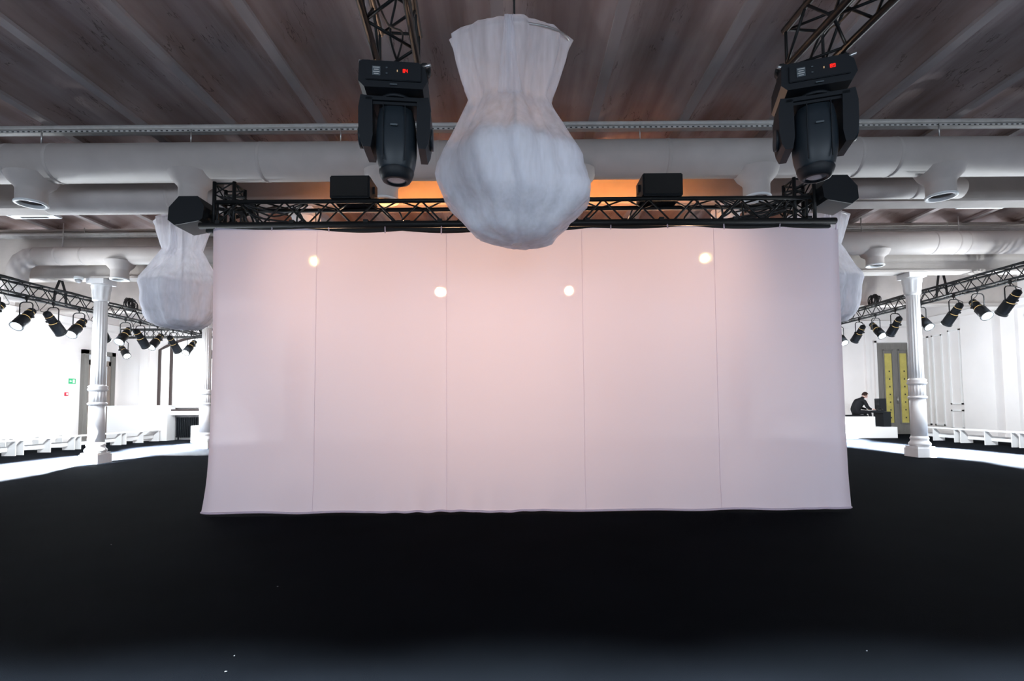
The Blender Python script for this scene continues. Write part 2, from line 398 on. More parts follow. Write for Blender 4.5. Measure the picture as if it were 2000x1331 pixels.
# ------------------------------------------------------------------ ducts and trays under the ceiling
def nozzle(parent, p, r, drop, name='nozzle'):
    n = MB().lathe([(r*1.75, 0.0), (r*1.5, -0.10), (r*1.08, -drop*0.45), (r, -drop*0.55), (r, -drop)], 24, cap=False).build(name, M['duct'], parent, p)
    MB().lathe([(r*0.99, -drop+0.01), (r*1.08, -drop), (r*1.08, -drop-0.025), (r*0.86, -drop-0.025), (r*0.80, -drop+0.02)], 24, cap=False).build('outlet_ring', M['acwhite'], n)
    MB().lathe([(0.001, -drop+0.02), (r*0.5, -drop+0.04), (r*0.82, -drop+0.05)], 20, cap=False).build('outlet_disc', M['steel'], n)
    return n
def duct(label, y, z, r, x0, x1, nozzles=(), drop=0.45, nr=0.2, spiral=False, seams=()):
    t = thing('ventilation_duct', label, 'duct', (0, y, z), 0)
    rot = Matrix.Rotation(pi/2, 3, 'Y')
    if spiral:
        n = int((x1-x0)/0.055); prof = []
        for k in range(n): prof += [(r, x0+0.055*k), (r*1.012, x0+0.055*k+0.02)]
    else: prof = [(r, x0), (r, x1)]
    MB().lathe(prof, 32, rot=rot).build('pipe', M['duct'], t)
    for x in seams: MB().lathe([(r, -0.03), (r*1.02, -0.025), (r*1.02, 0.025), (r, 0.03)], 32, rot=rot, cap=False).build('seam_collar', M['duct'], t, (x,0,0))
    for x in nozzles: nozzle(t, (x, 0, -r*0.72), nr, drop)
    for x in [x0 + 0.6 + k*2.4 for k in range(int((x1-x0-0.6)/2.4)+1)]:
        MB().tube((x, 0, r), (x, 0, ZR-z), 0.012, 6).build('hanger_rod', M['steel'], t)
    return t
duct('large white ventilation duct crossing the whole hall above the cloth', 8.0, 5.30, 0.30, -13, 13, (-7.72, -5.15, -2.08, 0.95, 3.84, 6.78), 0.42, 0.20, False, (-9.6, -8.0, -7.3, -4.0, -1.2, 2.4, 5.4, 6.0, 8.5))
duct('ribbed spiral duct behind the left air conditioner', 8.85, 5.09, 0.28, -8.2, -4.9, (), spiral=True, seams=(-6.0,))
duct('narrow white duct behind the right speaker', 8.85, 5.14, 0.17, 5.2, 7.85, (), seams=(7.0,))
t = duct('white duct with a downward elbow above the left truss', 12.4, 5.12, 0.22, -11.75, -5, (-9.72,), 0.42, 0.19, False, (-11.2, -10.6))
MB().path([(-11.75,0,0), (-11.95,0,-0.03), (-12.12,0,-0.13), (-12.22,0,-0.30), (-12.24,0,-0.5), (-12.24,0,-1.1)], 0.22, 24).build('elbow', M['duct'], t)
t = duct('white duct above the right fluted column', 12.4, 5.28, 0.28, 5.5, 13.5, (8.8,), 0.34, 0.19, False, (10.2, 10.75, 11.0))
def tray(label, y, z, x0, x1):
    t = thing('cable_tray', label, 'cable tray', (0, y, z), 0, 'perforated cable trays under the ceiling')
    MB().box((0,0,0), (x1-x0, 0.10, 0.015)).box((0,-0.05,0.03), (x1-x0, 0.012, 0.075)).box((0,0.05,0.03), (x1-x0, 0.012, 0.075)).path([(x0,-0.07,0.06),(x1,-0.07,0.06)], 0.035, 10).build('channel', M['tray'], t)
    me = MB().box((0,0,0), (0.035, 0.008, 0.014)).mesh('perforation', M['slot'])
    n = int((x1-x0)/0.085)
    for k in range(n):
        x = x0 + (x1-x0)*(k+0.5)/n
        if abs(x) < 9.0 and y < 10: place(me, 'perforation', t, (x, -0.059, 0.008))
    hm = MB().tube((0,0,0.05), (0,0,ZR-z), 0.01, 6).box((0,0,0.06), (0.04,0.04,0.1)).mesh('hanger', M['tray'])
    for k in range(8): place(hm, 'hanger', t, (x0+1.2 + k*(x1-x0-2.4)/7, 0, 0))
tray('perforated cable tray running above the large white duct', 8.05, 5.82, -11, 11)
tray('far perforated cable tray above the columns with the lit strips', 12.75, 5.70, -16.5, 16.5)

def cassette(x, y, z, label):
    t = thing('ceiling_air_conditioner', label, 'air conditioner', (x, y, z), 0, 'ceiling air conditioners')
    MB().box((0,0,0.16), (0.86,0.86,0.28)).build('housing', M['acwhite'], t)
    MB().box((0,0,0), (1.0,1.0,0.05), bev=0.012).build('panel', M['acwhite'], t)
    sm = MB().box((0,0,0), (0.56,0.055,0.012)).mesh('air_slot', M['slot'])
    lm = MB().box((0,0,0), (0.50,0.012,0.014)).mesh('grille_bar', M['acwhite'])
    for a in range(4):
        q = a*pi/2; place(sm, 'air_slot', t, (0.40*cos(q), 0.40*sin(q), -0.024), (0,0,q+pi/2))
    for k in range(9): place(lm, 'grille_bar', t, (0, -0.24+0.06*k, -0.028))
    MB().box((0,0,-0.022), (0.54,0.54,0.01)).build('intake', M['tray'], t)
    for sx in (-1, 1):
        for sy in (-1, 1): MB().tube((sx*0.36, sy*0.36, 0.28), (sx*0.36, sy*0.36, ZR+0.1-z), 0.01, 6).build('hanger_rod', M['steel'], t)
cassette(-10.05, 10.1, 5.40, 'square white air conditioner panel at the left edge under the ceiling')
cassette(9.75, 10.1, 5.46, 'square white air conditioner panel at the right edge under the ceiling')
t = thing('dome_camera', 'small white dome camera under the left duct', 'camera', (-10.9, 12.6, 4.66), 0)
MB().lathe([(0.09,0.0),(0.10,-0.05),(0.085,-0.08)], 20).build('mount', M['acwhite'], t)
MB().lathe([(0.075,-0.08),(0.07,-0.12),(0.04,-0.155),(0.001,-0.165)], 20).build('dome', M['glass'], t)

# ------------------------------------------------------------------ trusses
def truss(name, label, loc, rz, L, s=0.29, r=0.025, pitch=0.5, ry=0, parent=None, cross=True, group=None, grey=False):
    """square box truss along local x from 0 to L, origin on the axis"""
    if parent is None:
        t = thing(name, label, 'truss', loc, rz, group)
        t.rotation_euler = (0, ry, rz)
    else:
        t = parent
    h = s/2
    cmesh = MB().tube((0,0,0), (L,0,0), r, 10).mesh('chord', M['black'])
    for sy in (-1,1):
        for sz in (-1,1): place(cmesh, 'chord', t, (0, sy*h, sz*h))
    n = max(1, int(round(L/pitch))); p = L/n; rb = r*0.42
    def br(a, b): return MB().tube(a, b, rb, 6).mesh('brace', M['black'])
    sets = []
    for sy in (-1,1): sets.append((br((0,sy*h,-h),(p/2,sy*h,h)), br((p/2,sy*h,h),(p,sy*h,-h))))
    for sz in (-1,1): sets.append((br((0,-h,sz*h),(p/2,h,sz*h)), br((p/2,h,sz*h),(p,-h,sz*h))))
    for k in range(n):
        for a, b in sets:
            place(a, 'brace', t, (k*p,0,0)); place(b, 'brace', t, (k*p,0,0))
    em = MB().path([(0,-h,-h),(0,h,-h),(0,h,h),(0,-h,h),(0,-h,-h)], rb*1.3, 6).mesh('end_frame', M['black'])
    for x in (0.02, L-0.02): place(em, 'end_frame', t, (x,0,0))
    return t
def cable(parent, pts, r=0.012, name='cable', sub=8):
    """smooth hanging cable through the points (Catmull-Rom)"""
    P = [Vector(p) for p in pts]; P = [P[0]] + P + [P[-1]]; out = []
    for i in range(1, len(P)-2):
        for k in range(sub):
            t = k/sub; a, b, c, d = P[i-1:i+3]
            out.append(0.5*((2*b) + (c-a)*t + (2*a-5*b+4*c-d)*t*t + (3*b-a-3*c+d)*t**3))
    out.append(P[-2]); return MB().path(out, r, 6).build(name, M['rubber'], parent)

ZT = 4.0
YS = 6.95
tr = truss('box_truss', 'long black box truss carrying the pink cloth', (-4.05, YS, ZT), 0, 8.0, s=0.32, pitch=0.62, r=0.03)
MB().tube((-0.15,-0.26,-0.20), (8.30,-0.26,-0.20), 0.045, 12).build('cloth_pipe', M['black'], tr)
MB().box((4.08,-0.2,-0.235), (8.35, 0.05, 0.07)).build('cloth_batten', M['black'], tr)
for k in range(9):
    MB().box((0.1+k*0.98, -0.22, -0.18), (0.06, 0.16, 0.08)).build('clamp', M['black'], tr)
for k in range(14):
    x = 0.25 + random.random()*1.6 if k % 2 else 6.3 + random.random()*1.5
    cable(tr, [(x, 0.1*random.uniform(-1,1), 0.16), (x+random.uniform(-.15,.15), random.uniform(-.2,.2), 0.0), (x+random.uniform(-.25,.25), random.uniform(-.2,.1), -0.17), (x+random.uniform(-.5,.5), random.uniform(-.1,.1), -0.15)], 0.014)
for s, x, lab in ((-1, -3.97, 'black upright truss section at the left end of the cloth truss'), (1, 3.93, 'black upright truss section at the right end of the cloth truss')):
    tw = truss('upright_truss', lab, (x, YS+0.02, ZT-0.20), 0, 0.66, s=0.27, pitch=0.33, ry=-pi/2, group='upright truss sections')
    for k in range(6):
        z = 0.30 + random.random()*0.3
        cable(tw, [(z, random.uniform(-.1,.1), -s*0.1), (z-0.1, random.uniform(-.2,.1), s*0.25), (z-0.2-random.random()*0.1, random.uniform(-.2,.1), s*0.32), (z-0.32, 0, s*(0.5+random.random()*0.5))], 0.013)
    for k in range(3):
        cable(tw, [(0.5, 0.1, s*0.1), (0.42-0.05*k, 0.25, s*0.5), (0.58, 0.35, s*(0.9+0.05*k))], 0.012)
    MB().tube((0.25,0.1,0), (0.92,1.40,0), 0.025, 8).build('support_arm', M['black'], tw)
# speakers of the truss
def box_speaker(x, lab):
    t = thing('loudspeaker', lab, 'speaker', (x, YS-0.02, ZT+0.187), 0, 'loudspeakers on the cloth truss')
    t.location.z = ZT + 0.185
    MB().box((0,0,0.155), (0.54,0.40,0.31), bev=0.015).build('cabinet', M['plastic'], t)
    MB().box((0,-0.205,0.155), (0.49,0.012,0.26)).build('grille', M['grille'], t)
    for s in (-1,1): MB().box((s*0.285,0.0,0.16), (0.03,0.10,0.10)).build('bracket', M['plastic'], t)
box_speaker(-2.23, 'black loudspeaker box on the truss, left of the hanging tulle bundle')
box_speaker(1.98, 'black loudspeaker box on the truss, right of the hanging tulle bundle')
def side_speaker(x, y, z, s, lab):
    t = thing('loudspeaker', lab, 'speaker', (x, y, z), 0, 'angled loudspeakers on the truss towers')
    poly = [(-0.26*s, -0.12), (-0.25*s, 0.05), (-0.12*s, 0.20), (0.13*s, 0.20), (0.22*s, 0.06), (0.20*s, -0.10), (0.16*s,-0.13), (-0.17*s,-0.19)]
    poly = poly if s > 0 else poly[::-1]
    MB().prism(poly, -0.18, 0.2, 'y').build('cabinet', M['plastic'], t)
    MB().prism([(-0.26*s,-0.125), (-0.17*s,-0.195), (0.16*s,-0.135), (0.10*s,-0.132)], -0.175, 0.24, 'y').build('front_baffle', M['greywood'], t)
    MB().box((0.27*s, 0.05, -0.02), (0.14,0.06,0.06)).build('mounting_arm', M['black'], t)
    return t
side_speaker(-4.36, 6.85, 4.0, 1, 'black angled loudspeaker at the top left corner of the cloth')
side_speaker(4.30, 6.85, 4.22, -1, 'black angled loudspeaker at the top right corner of the cloth')
# orange work lights behind the truss
for x, lab in ((-1.66, 'small orange-lit work lamp in the truss, left of the tulle bundle'), (1.66, 'small orange-lit work lamp in the truss, right of the tulle bundle')):
    t = thing('work_lamp', lab, 'lamp', (x, 7.42, 4.02), 0, 'work lamps behind the cloth truss')
    MB().box((0,0,0), (0.17,0.10,0.13), bev=0.01).build('housing', M['plastic'], t)
    MB().box((0,0.055,0.0), (0.14,0.012,0.10)).build('lens', M['lens_orange'], t)
    MB().path([(-0.1,0,0),(-0.1,0,0.10),(0.1,0,0.10),(0.1,0,0)], 0.008, 6).tube((0,0,0.10), (0,-0.32,0.14), 0.012, 6).build('bracket', M['black'], t)
    l = light('SPOT', 'work_beam', (0,0.08,0.02), E_WORK, (1.0, 0.33, 0.06), t, spot_size=R(140), spot_blend=0.6, shadow_soft_size=0.06)
    l.rotation_euler = (R(82), 0, 0)

# ------------------------------------------------------------------ the pink cloth
YC = 6.67
SEAMS = [-2.64, -0.92, 0.87, 2.61]
XL, XR, ZTOP, ZBOT = -4.03, 4.30, 3.72, 0.035
def cloth_point(x, z01):
    ztop = ZTOP - 0.035*abs(sin((x-XL)/0.63*pi/2)) + 0.02*sin(x*1.3)
    ztop -= 0.04*math.exp(-((x)/2.2)**2) - 0.03
    zb = ZBOT + 0.006*sin(x*5) + 0.005*sin(x*23)*max(0, sin(x*1.1+2.5))
    z = zb + (ztop-zb)*z01
    y = YC + 0.02*sin(x*2.1)*z01
    low = max(0.0, 1 - z01*9)
    y += low*(0.012*sin(x*7.3) + 0.018*sin(x*19+1)*max(0, sin(x*1.1+2.5))) - 0.03*low
    xx = x
    # the bottom corners are pulled outwards, the sides draw in
    if x < XL+0.5: xx -= (0.5-(x-XL))/0.5*(0.07*(1-z01)**8 - 0.02*sin(z01*pi))
    if x > XR-0.5: xx += (0.5-(XR-x))/0.5*(0.01*(1-z01)**8 - 0.01*sin(z01*pi))
    e = min(x-XL, XR-x)
    if e < 0.12: y += 0.05*(1-e/0.12)**2
    for sx in SEAMS: y += 0.004*math.exp(-((x-sx)/0.03)**2)
    return (xx, y, z)
cl = thing('stretched_cloth', 'wide pale pink cloth stretched from the black truss to the floor', 'cloth', (0, YC, 0), 0)
edges = [XL] + SEAMS + [XR]
zs = [0, .01, .02, .035, .05, .07, .09, .12, .16, .22, .3, .4, .5, .6, .7, .8, .88, .94, .98, 1]
for a, b in zip(edges[:-1], edges[1:]):
    n = 44; mb = MB(); vs = []
    for k in range(n+1):
        for z in zs:
            p = cloth_point(a+(b-a)*k/n, z); vs.append((p[0], p[1]-YC, p[2]))
    m = len(zs)
    mb.add(vs, [(k*m+j, (k+1)*m+j, (k+1)*m+j+1, k*m+j+1) for k in range(n) for j in range(m-1)], True)
    mb.build('cloth_panel', M['cloth'], cl)
for sx in SEAMS:
    mb = MB(); pts = [cloth_point(sx, z) for z in zs]
    mb.path([(p[0], p[1]-YC-0.004, p[2]) for p in pts], 0.0022, 4, smooth=False); mb.build('seam', M['seam'], cl)
hm = MB(); pts = [cloth_point(XL+(XR-XL)*k/200, 0.0) for k in range(201)]
hm.path([(p[0], p[1]-YC, p[2]) for p in pts], 0.014, 6).build('bottom_hem', M['seam'], cl)
for k in range(12):
    x = XL + 0.05 + k*(XR-XL-0.1)/11; p = cloth_point(x, 1.0)
    MB().tube((p[0], p[1]-YC, p[2]-0.015), (p[0], 0.0, ZT-0.22), 0.008, 5).build('tie', M['seam'], cl)

# ------------------------------------------------------------------ profile spotlights
def make_spot(name, lens_mat, beam=None, tilt=44, cable_on=True):
    """hangs from z=0; the head tips towards -y"""
    t = bpy.data.objects.new(name, None); COL.objects.link(t); t.empty_display_size = 0.1
    MB().box((0,0,-0.045), (0.05,0.06,0.09), bev=0.008).tube((0,0,-0.14),(0,0,-0.04), 0.014, 8).build('clamp', M['black'], t)
    MB().path([(-0.14,0,-0.50),(-0.14,0,-0.20),(-0.11,0,-0.155),(-0.07,0,-0.14),(0.07,0,-0.14),(0.11,0,-0.155),(0.14,0,-0.20),(0.14,0,-0.50)], 0.013, 6).build('yoke', M['black'], t)
    q = Matrix.Rotation(R(-tilt), 3, 'X')          # local -z axis of the head -> aim
    c = Vector((0,0,-0.49))
    def fins(r, z, a, j): return r * (1 + (0.05 if int(a/(2*pi)*32) % 2 else 0))
    body = MB().lathe([(0.085,0.12),(0.095,0.10),(0.098,-0.04),(0.118,-0.06),(0.122,-0.30),(0.116,-0.34)], 32, mod=lambda r,z,a,j: fins(r,z,a,j) if j>2 else r, rot=q, c=c).build('barrel', M['plastic'], t)
    MB().lathe([(0.001,0.30),(0.05,0.29),(0.085,0.25),(0.09,0.14),(0.10,0.12),(0.085,0.11)], 24, rot=q, c=c).build('lamp_house', M['plastic'], t)
    MB().lathe([(0.128,-0.33),(0.135,-0.34),(0.135,-0.37),(0.10,-0.37)], 24, rot=q, c=c, cap=False).build('gel_frame', M['black'], t)
    MB().lathe([(0.001,-0.352),(0.06,-0.352),(0.112,-0.345)], 24, rot=q, c=c, cap=False).build('lens', lens_mat, t)
    MB().lathe([(0.0975,-0.033),(0.0995,-0.03),(0.0995,-0.022),(0.0975,-0.019)], 24, rot=q, c=c, cap=False).build('lit_slit', M['slit'], t)
    MB().lathe([(0.0885,0.160),(0.0910,0.162),(0.0910,0.167),(0.0885,0.169)], 24, rot=q, c=c, cap=False).build('lit_slit', M['slit'], t)
    for s in (-1,1): MB().tube((s*0.10,0,-0.49), (s*0.165,0,-0.49), 0.028, 10).build('tilt_knob', M['black'], t)
    if cable_on:
        e = q @ Vector((0,0,0.28)) + c
        cable(t, [e, e+Vector((0.05,0.10,0.02)), (0.10,0.16,-0.15), (0.06,0.05,0.02)], 0.008, sub=5)
    if beam:
        en, colr, size, blend, spill = beam
        p = q @ Vector((0,0,-0.38)) + c
        l = light('SPOT', 'beam', p, en, colr, t, spot_size=R(size), spot_blend=blend, shadow_soft_size=0.05)
        l.rotation_euler = q.to_euler()
        if spill:
            light('POINT', 'stray_light', q @ Vector((0,0,-0.46)) + c, spill, colr, t, shadow_soft_size=0.08)
    return t
COOL = (0.90, 0.96, 1.0)
lit_proto = make_spot('profile_spotlight', M['lens_cool'], (E_BEAM, COOL, 33, 0.55, E_SPILL))
ZL, ZRT, XT = 4.02, 4.20, 11.7
used = [False]
def spot(x, y, z, away, label, group, jit=0.0):
    o = lit_proto if not used[0] else copy_tree(lit_proto); used[0] = True
    o.location = (x, y, z); o.rotation_euler = (0, 0, (pi if away else 0) + jit)
    tag(o, label, 'spotlight', group); return o
gl, gr = 'spotlights on the left runway truss', 'spotlights on the right runway truss'
LS = [(11.95,0,'profile spotlight on the left truss nearest the left photo edge, lens towards the camera'),
      (12.65,1,'second profile spotlight from the left photo edge, its back towards the camera'),
      (13.40,0,'lit profile spotlight just left of the left column'),
      (14.1,1,'profile spotlight partly covered by the left column'),
      (15.0,0,'lit profile spotlight just right of the left column'),
      (15.6,1,'back-turned spotlight right of the left column, beside its lit neighbour'),
      (16.35,0,'lit spotlight on the left truss, under the hanging left tulle bundle'),
      (17.1,1,'back-turned spotlight in front of the arched window frame'),
      (18.05,0,'lit spotlight seen against the bright arched window'),
      (19.0,1,'last spotlight of the left truss, next to the half-hidden column')]
for y, aw, lab in LS: spot(-XT+0.155, y, ZL+0.012, aw, lab, gl, random.uniform(-.12,.12))
RS = [(18.2,0,'lit spotlight on the right truss nearest the pink cloth'),
      (17.15,1,'back-turned spotlight on the right truss above the seated person'),
      (16.35,0,'lit spotlight above the grey door on the right'),
      (15.5,1,'spotlight mostly hidden behind the right fluted column'),
      (14.5,0,'lit spotlight just right of the right fluted column'),
      (13.4,1,'back-turned spotlight between two lit ones on the right truss'),
      (12.7,0,'lit spotlight second from the right photo edge'),
      (11.85,1,'spotlight cut off by the right photo edge')]
for y, aw, lab in RS: spot(XT-0.155, y, ZRT+0.012, aw, lab, gr, random.uniform(-.12,.12))

for i, (y, aw) in enumerate(((9.5, 1), (10.4, 1), (11.2, 0))):
    spot(-XT+0.155, y, ZL+0.012, aw, ('foremost', 'second', 'third')[i] + ' spotlight of the left truss, outside the left photo edge', gl)
    spot(XT-0.155, y, ZRT+0.012, aw, ('foremost', 'second', 'third')[i] + ' spotlight of the right truss, outside the right photo edge', gr)

def runway_truss(label, x, z, y0, y1, straps, bundle):
    s = 0.31
    t = truss('lighting_truss', label, (x, y0, z+s/2+0.03), pi/2, y1-y0, s=s, pitch=0.5, r=0.027, group='runway lighting trusses')
    sm = MB()
    for k in straps:
        top = (4.67-(z+s/2+0.03)) if min(abs(k-q) for q in ROWS) < 0.2 else 0.72
        for sx in (-1, 1):
            MB().path([(k-y0+sx*0.18, 0, -s/2-0.02), (k-y0+sx*0.15, 0, s/2), (k-y0+sx*0.03, 0, top)], 0.028, 4, smooth=False).build('strap', M['black'], t)
        if top > 0.6: MB().tube((k-y0,0,top-0.02), (k-y0,0,ZR-z-0.15), 0.012, 6).build('hanging_chain', M['black'], t)
    # power cables lying on the top chords and a coil of spare cable
    for j in range(3):
        cable(t, [(u, 0.05*(j-1)+random.uniform(-.05,.05), s/2+0.03+random.uniform(0,.02)) for u in [0.2+q*(y1-y0-0.4)/12 for q in range(13)]], 0.016, sub=4)
    b = bundle - y0
    for j in range(14):
        a0 = random.random()*6; rr = 0.10+random.random()*0.09; cx = b+random.uniform(-.12,.12); cy = random.uniform(-.08,.08); ax = random.uniform(-.6,.6)
        MB().path([(cx+rr*cos(a0+k*0.6), cy+rr*0.5*sin(a0+k*0.6)*sin(ax), s/2+0.16+rr*sin(a0+k*0.6)) for k in range(11)], 0.013, 5).build('cable_coil', M['rubber'], t)
    return t
runway_truss('black lighting truss with spotlights above the left lit strip', -XT, ZL, 9.0, 19.15, (13.0, 17.5), 15.4)
runway_truss('black lighting truss with spotlights above the right lit strip', XT, ZRT, 9.0, 20.0, (13.95, 18.5), 16.6)
ct = truss('lighting_truss', 'short cross truss at the back left, beyond the left runway truss', (-15.0, 19.4, 4.2), 0, 6.4, s=0.3, pitch=0.45, group='runway lighting trusses')
for k in range(16):
    a0 = random.random()*6; cx = 3.2+k*0.1
    MB().path([(cx+0.12*cos(a0+q*0.7), 0.1*sin(k), 0.24+0.1*sin(a0+q*0.7)) for q in range(9)], 0.014, 5).build('cable_coil', M['rubber'], ct)
MB().box((4.3,0,0.24), (1.3,0.25,0.14)).build('dimmer_pack', M['plastic'], ct)
for x in (1.0, 5.0): MB().tube((x,0,0.15), (x,0,1.75), 0.012, 6).build('hanging_chain', M['black'], ct)
s2 = make_spot('profile_spotlight', M['lens_cool'], (E_BEAM*0.5, COOL, 34, 0.25, E_SPILL), tilt=50)
s2.location = (-14.85, 19.25, 4.035); s2.rotation_euler = (0,0,R(60)); tag(s2, 'small lit spotlight hanging lowest, right beside the left column', 'spotlight', gl)

# warm backlights behind the cloth, on two hanging bars
WARM = (1.0, 0.62, 0.40)
back = make_spot('backlight_spotlight', M['lens_warm'], (E_BACK, WARM, 72, 1.0, 0), tilt=71)
far_beam = [c for c in back.children if c.type == 'LIGHT'][0].data.copy(); far_beam.energy = E_BACK*1.0
[c for c in back.children if c.type == 'LIGHT'][0].data.energy = E_BACK*0.16
bars = (('hanging bar behind the upper part of the pink cloth', 9.3, 4.52, -4.0, 4.0, (-3.66, 3.42)), ('hanging bar behind the middle of the pink cloth', 12.1, 4.52, -2.6, 2.2, (-1.68, 1.16)))
labs = iter(('warm backlight glowing through the cloth at the upper left', 'warm backlight glowing through the cloth at the upper right', 'warm backlight glowing through the cloth, left of its centre', 'warm backlight glowing through the cloth, right of its centre'))
first = True
for lab, y, z, xa, xb, xs in bars:
    t = thing('lighting_bar', lab, 'bar', (0, y, z), 0)
    MB().tube((xa,0,0), (xb,0,0), 0.025, 10).build('pipe', M['black'], t)
    for x in ((xa+0.3, xb-0.3) if y < 10 else (-1.65, 1.25)): MB().tube((x,0,0), (x,0,(ZR if y > 10 else 5.04)-z), 0.008, 5).build('wire', M['black'], t)
    for x in xs:
        o = back if first else copy_tree(back); first = False
        o.location = (x, y, z-0.02); o.rotation_euler = (0, 0, 0 if y > 10 else (R(30) if x < 0 else R(-30)))
        if y > 10:
            for ch in o.children:
                if ch.type == 'LIGHT': ch.data = far_beam
        tag(o, next(labs), 'spotlight', 'warm backlights behind the cloth')

# runway lights hung above and behind the camera
ot = truss('lighting_truss', 'cross truss hung above the camera', (-6.0, 0.2, 4.6), 0, 12.0, s=0.29, pitch=0.5)
near = make_spot('profile_spotlight', M['lens_cool'], (E_NEAR, (0.84, 0.95, 1.0), 72, 0.8, 0), tilt=6)
for i, x in enumerate((-3.6, -1.8, 0.0, 1.8, 3.6)):
    o = near if i == 0 else copy_tree(near); o.location = (x, 0.055, 4.435); o.rotation_euler = (0,0,pi)
    tag(o, ('leftmost', 'second from left', 'middle', 'second from right', 'rightmost')[i] + ' spotlight on the cross truss above the camera', 'spotlight', 'spotlights above the camera')

# ------------------------------------------------------------------ foreground trusses and moving heads
def moving_head(loc, rz, label, digits, yaw):
    t = thing('moving_head_light', label, 'stage light', loc, rz, 'moving head lights')
    # base (hangs from z=0), wide front panel
    MB().prism([(-0.235,-0.01),(-0.21,0.0),(0.17,0.0),(0.215,-0.04),(0.235,-0.13),(0.20,-0.19),(-0.20,-0.19),(-0.24,-0.15)], -0.18, 0.20, 'y').build('base', M['plastic'], t)
    MB().box((0,-0.187,-0.085), (0.38,0.014,0.12), bev=0.004).build('control_panel', M['plastic'], t)
    MB().box((-0.115,-0.1965,-0.085), (0.055,0.004,0.065)).build('label_plate', M['print'], t)
    for q in range(4): MB().box((-0.115,-0.1995,-0.063-0.015*q), (0.044 - 0.012*(q % 2),0.003,0.004)).build('print_line', M['tray'], t)
    for z in (-0.06,-0.10): MB().box((-0.045,-0.197,z), (0.012,0.006,0.008)).build('button', M['print'], t)
    MB().box((0.027,-0.197,-0.078), (0.006,0.004,0.012)).build('indicator', M['ledw'], t)
    SEG = {'8': 'abcdefg', '4': 'bcfg', '9': 'abcdfg'}
    geo = {'a': (0,1,1,.22), 'g': (0,0,1,.22), 'd': (0,-1,1,.22), 'b': (.5,.5,.26,1), 'c': (.5,-.5,.26,1), 'f': (-.5,.5,.26,1), 'e': (-.5,-.5,.26,1)}
    for i, ch in enumerate(digits):
        mb = MB()
        for s_ in SEG[ch]:
            gx, gz, w_, h_ = geo[s_]; mb.box((gx*0.011, 0, gz*0.0105), (0.0125*w_+0.001, 0.003, 0.0115*h_+0.001))
        mb.build('red_digit', M['led'], t, (0.072+0.018*i, -0.1965, -0.076))
    MB().box((0.0,-0.19,-0.172), (0.05,0.006,0.008)).build('badge', M['print'], t)
    for s in (-1,1):
        MB().box((s*0.20,0.0,0.03), (0.05,0.10,0.07)).tube((s*0.20,-0.03,0.06), (s*0.20,0.03,0.06), 0.045, 12).build('truss_clamp', M['black'], t)
        MB().path([(s*0.19,-0.1,0.02),(s*0.25,-0.12,0.03)], 0.012, 6).build('clamp_screw', M['steel'], t)
    MB().lathe([(0.12,-0.21),(0.12,-0.185)], 24).build('pan_bearing', M['plastic'], t)
    # yoke with two arms
    y = MB().box((0,0,-0.235), (0.44,0.24,0.06), bev=0.02).build('yoke', M['plastic'], t)
    for s in (-1,1):
        MB().prism([(s*0.155,-0.22),(s*0.235,-0.21),(s*0.25,-0.30),(s*0.248,-0.46),(s*0.235,-0.54),(s*0.215,-0.585),(s*0.165,-0.585),(s*0.150,-0.50)][::s], -0.12, 0.12, 'y').build('yoke_arm', M['plastic'], t)
        MB().tube((s*0.24,0,-0.46), (s*0.262,0,-0.46), 0.075, 20).build('tilt_cover', M['head'], t)
    # head: bulging shell with a tapered snout
    def sq(r, z, a, j): return r * (1 - 0.05*cos(4*a)) * (1.0 if abs(cos(a)) > 0.6 else 1.03)
    MB().lathe([(0.001,-0.262),(0.09,-0.265),(0.128,-0.285),(0.142,-0.36),(0.150,-0.47),(0.150,-0.56),(0.142,-0.63),(0.125,-0.70),(0.118,-0.715)], 36, mod=sq).build('head_shell', M['head'], t)
    MB().lathe([(0.122,-0.70),(0.124,-0.715),(0.112,-0.75),(0.098,-0.775),(0.072,-0.78),(0.066,-0.765)], 32, cap=False).build('snout', M['plastic'], t)
    MB().lathe([(0.001,-0.768),(0.04,-0.772),(0.068,-0.766)], 24, cap=False).build('front_lens', M['glass'], t)
    for s in (-1,1): MB().box((s*0.075,-0.140,-0.48), (0.005,0.012,0.40)).build('shell_seam', M['plastic'], t)
    MB().box((0.0,-0.158,-0.44), (0.05,0.006,0.012)).build('badge', M['print'], t)
    return t
ya = R(4.5)
HL, HR = (-0.86, 3.62, 3.79), (2.17, 3.62, 3.79)
moving_head(HL, R(6), 'black moving head light left of the tulle bundle, red display', '84', 0)
moving_head(HR, R(-17), 'black moving head light at the upper right, red display', '89', 0)
for (hx, hy, hz), lab, dx in ((HL, 'black foreground truss holding the left moving head light', 0.0), (HR, 'black foreground truss holding the right moving head light', 0.02)):
    rz = -pi/2 + R(4.5)
    L_ = 5.2
    t = truss('foreground_truss', lab, (hx + dx - sin(R(4.5))*0.10, hy+0.12, hz+0.06+0.06+0.145), rz, L_, s=0.29, pitch=0.5, r=0.025, group='foreground trusses')
    cable(t, [(0.0, 0.02, -0.16), (0.25, -0.03, -0.05), (0.5, 0.05, 0.06), (0.8, 0.03, 0.02), (1.4, 0.08, 0.12)], 0.009)
    cable(t, [(0.05, -0.05, -0.2), (0.2, 0.05, 0.0), (0.45, -0.02, -0.10), (0.9, -0.06, -0.12)], 0.007)
    for k in (1.6, 4.4): MB().tube((k,0,0.14), (k,0,ZR-hz-0.2), 0.012, 6).build('hanging_chain', M['black'], t)

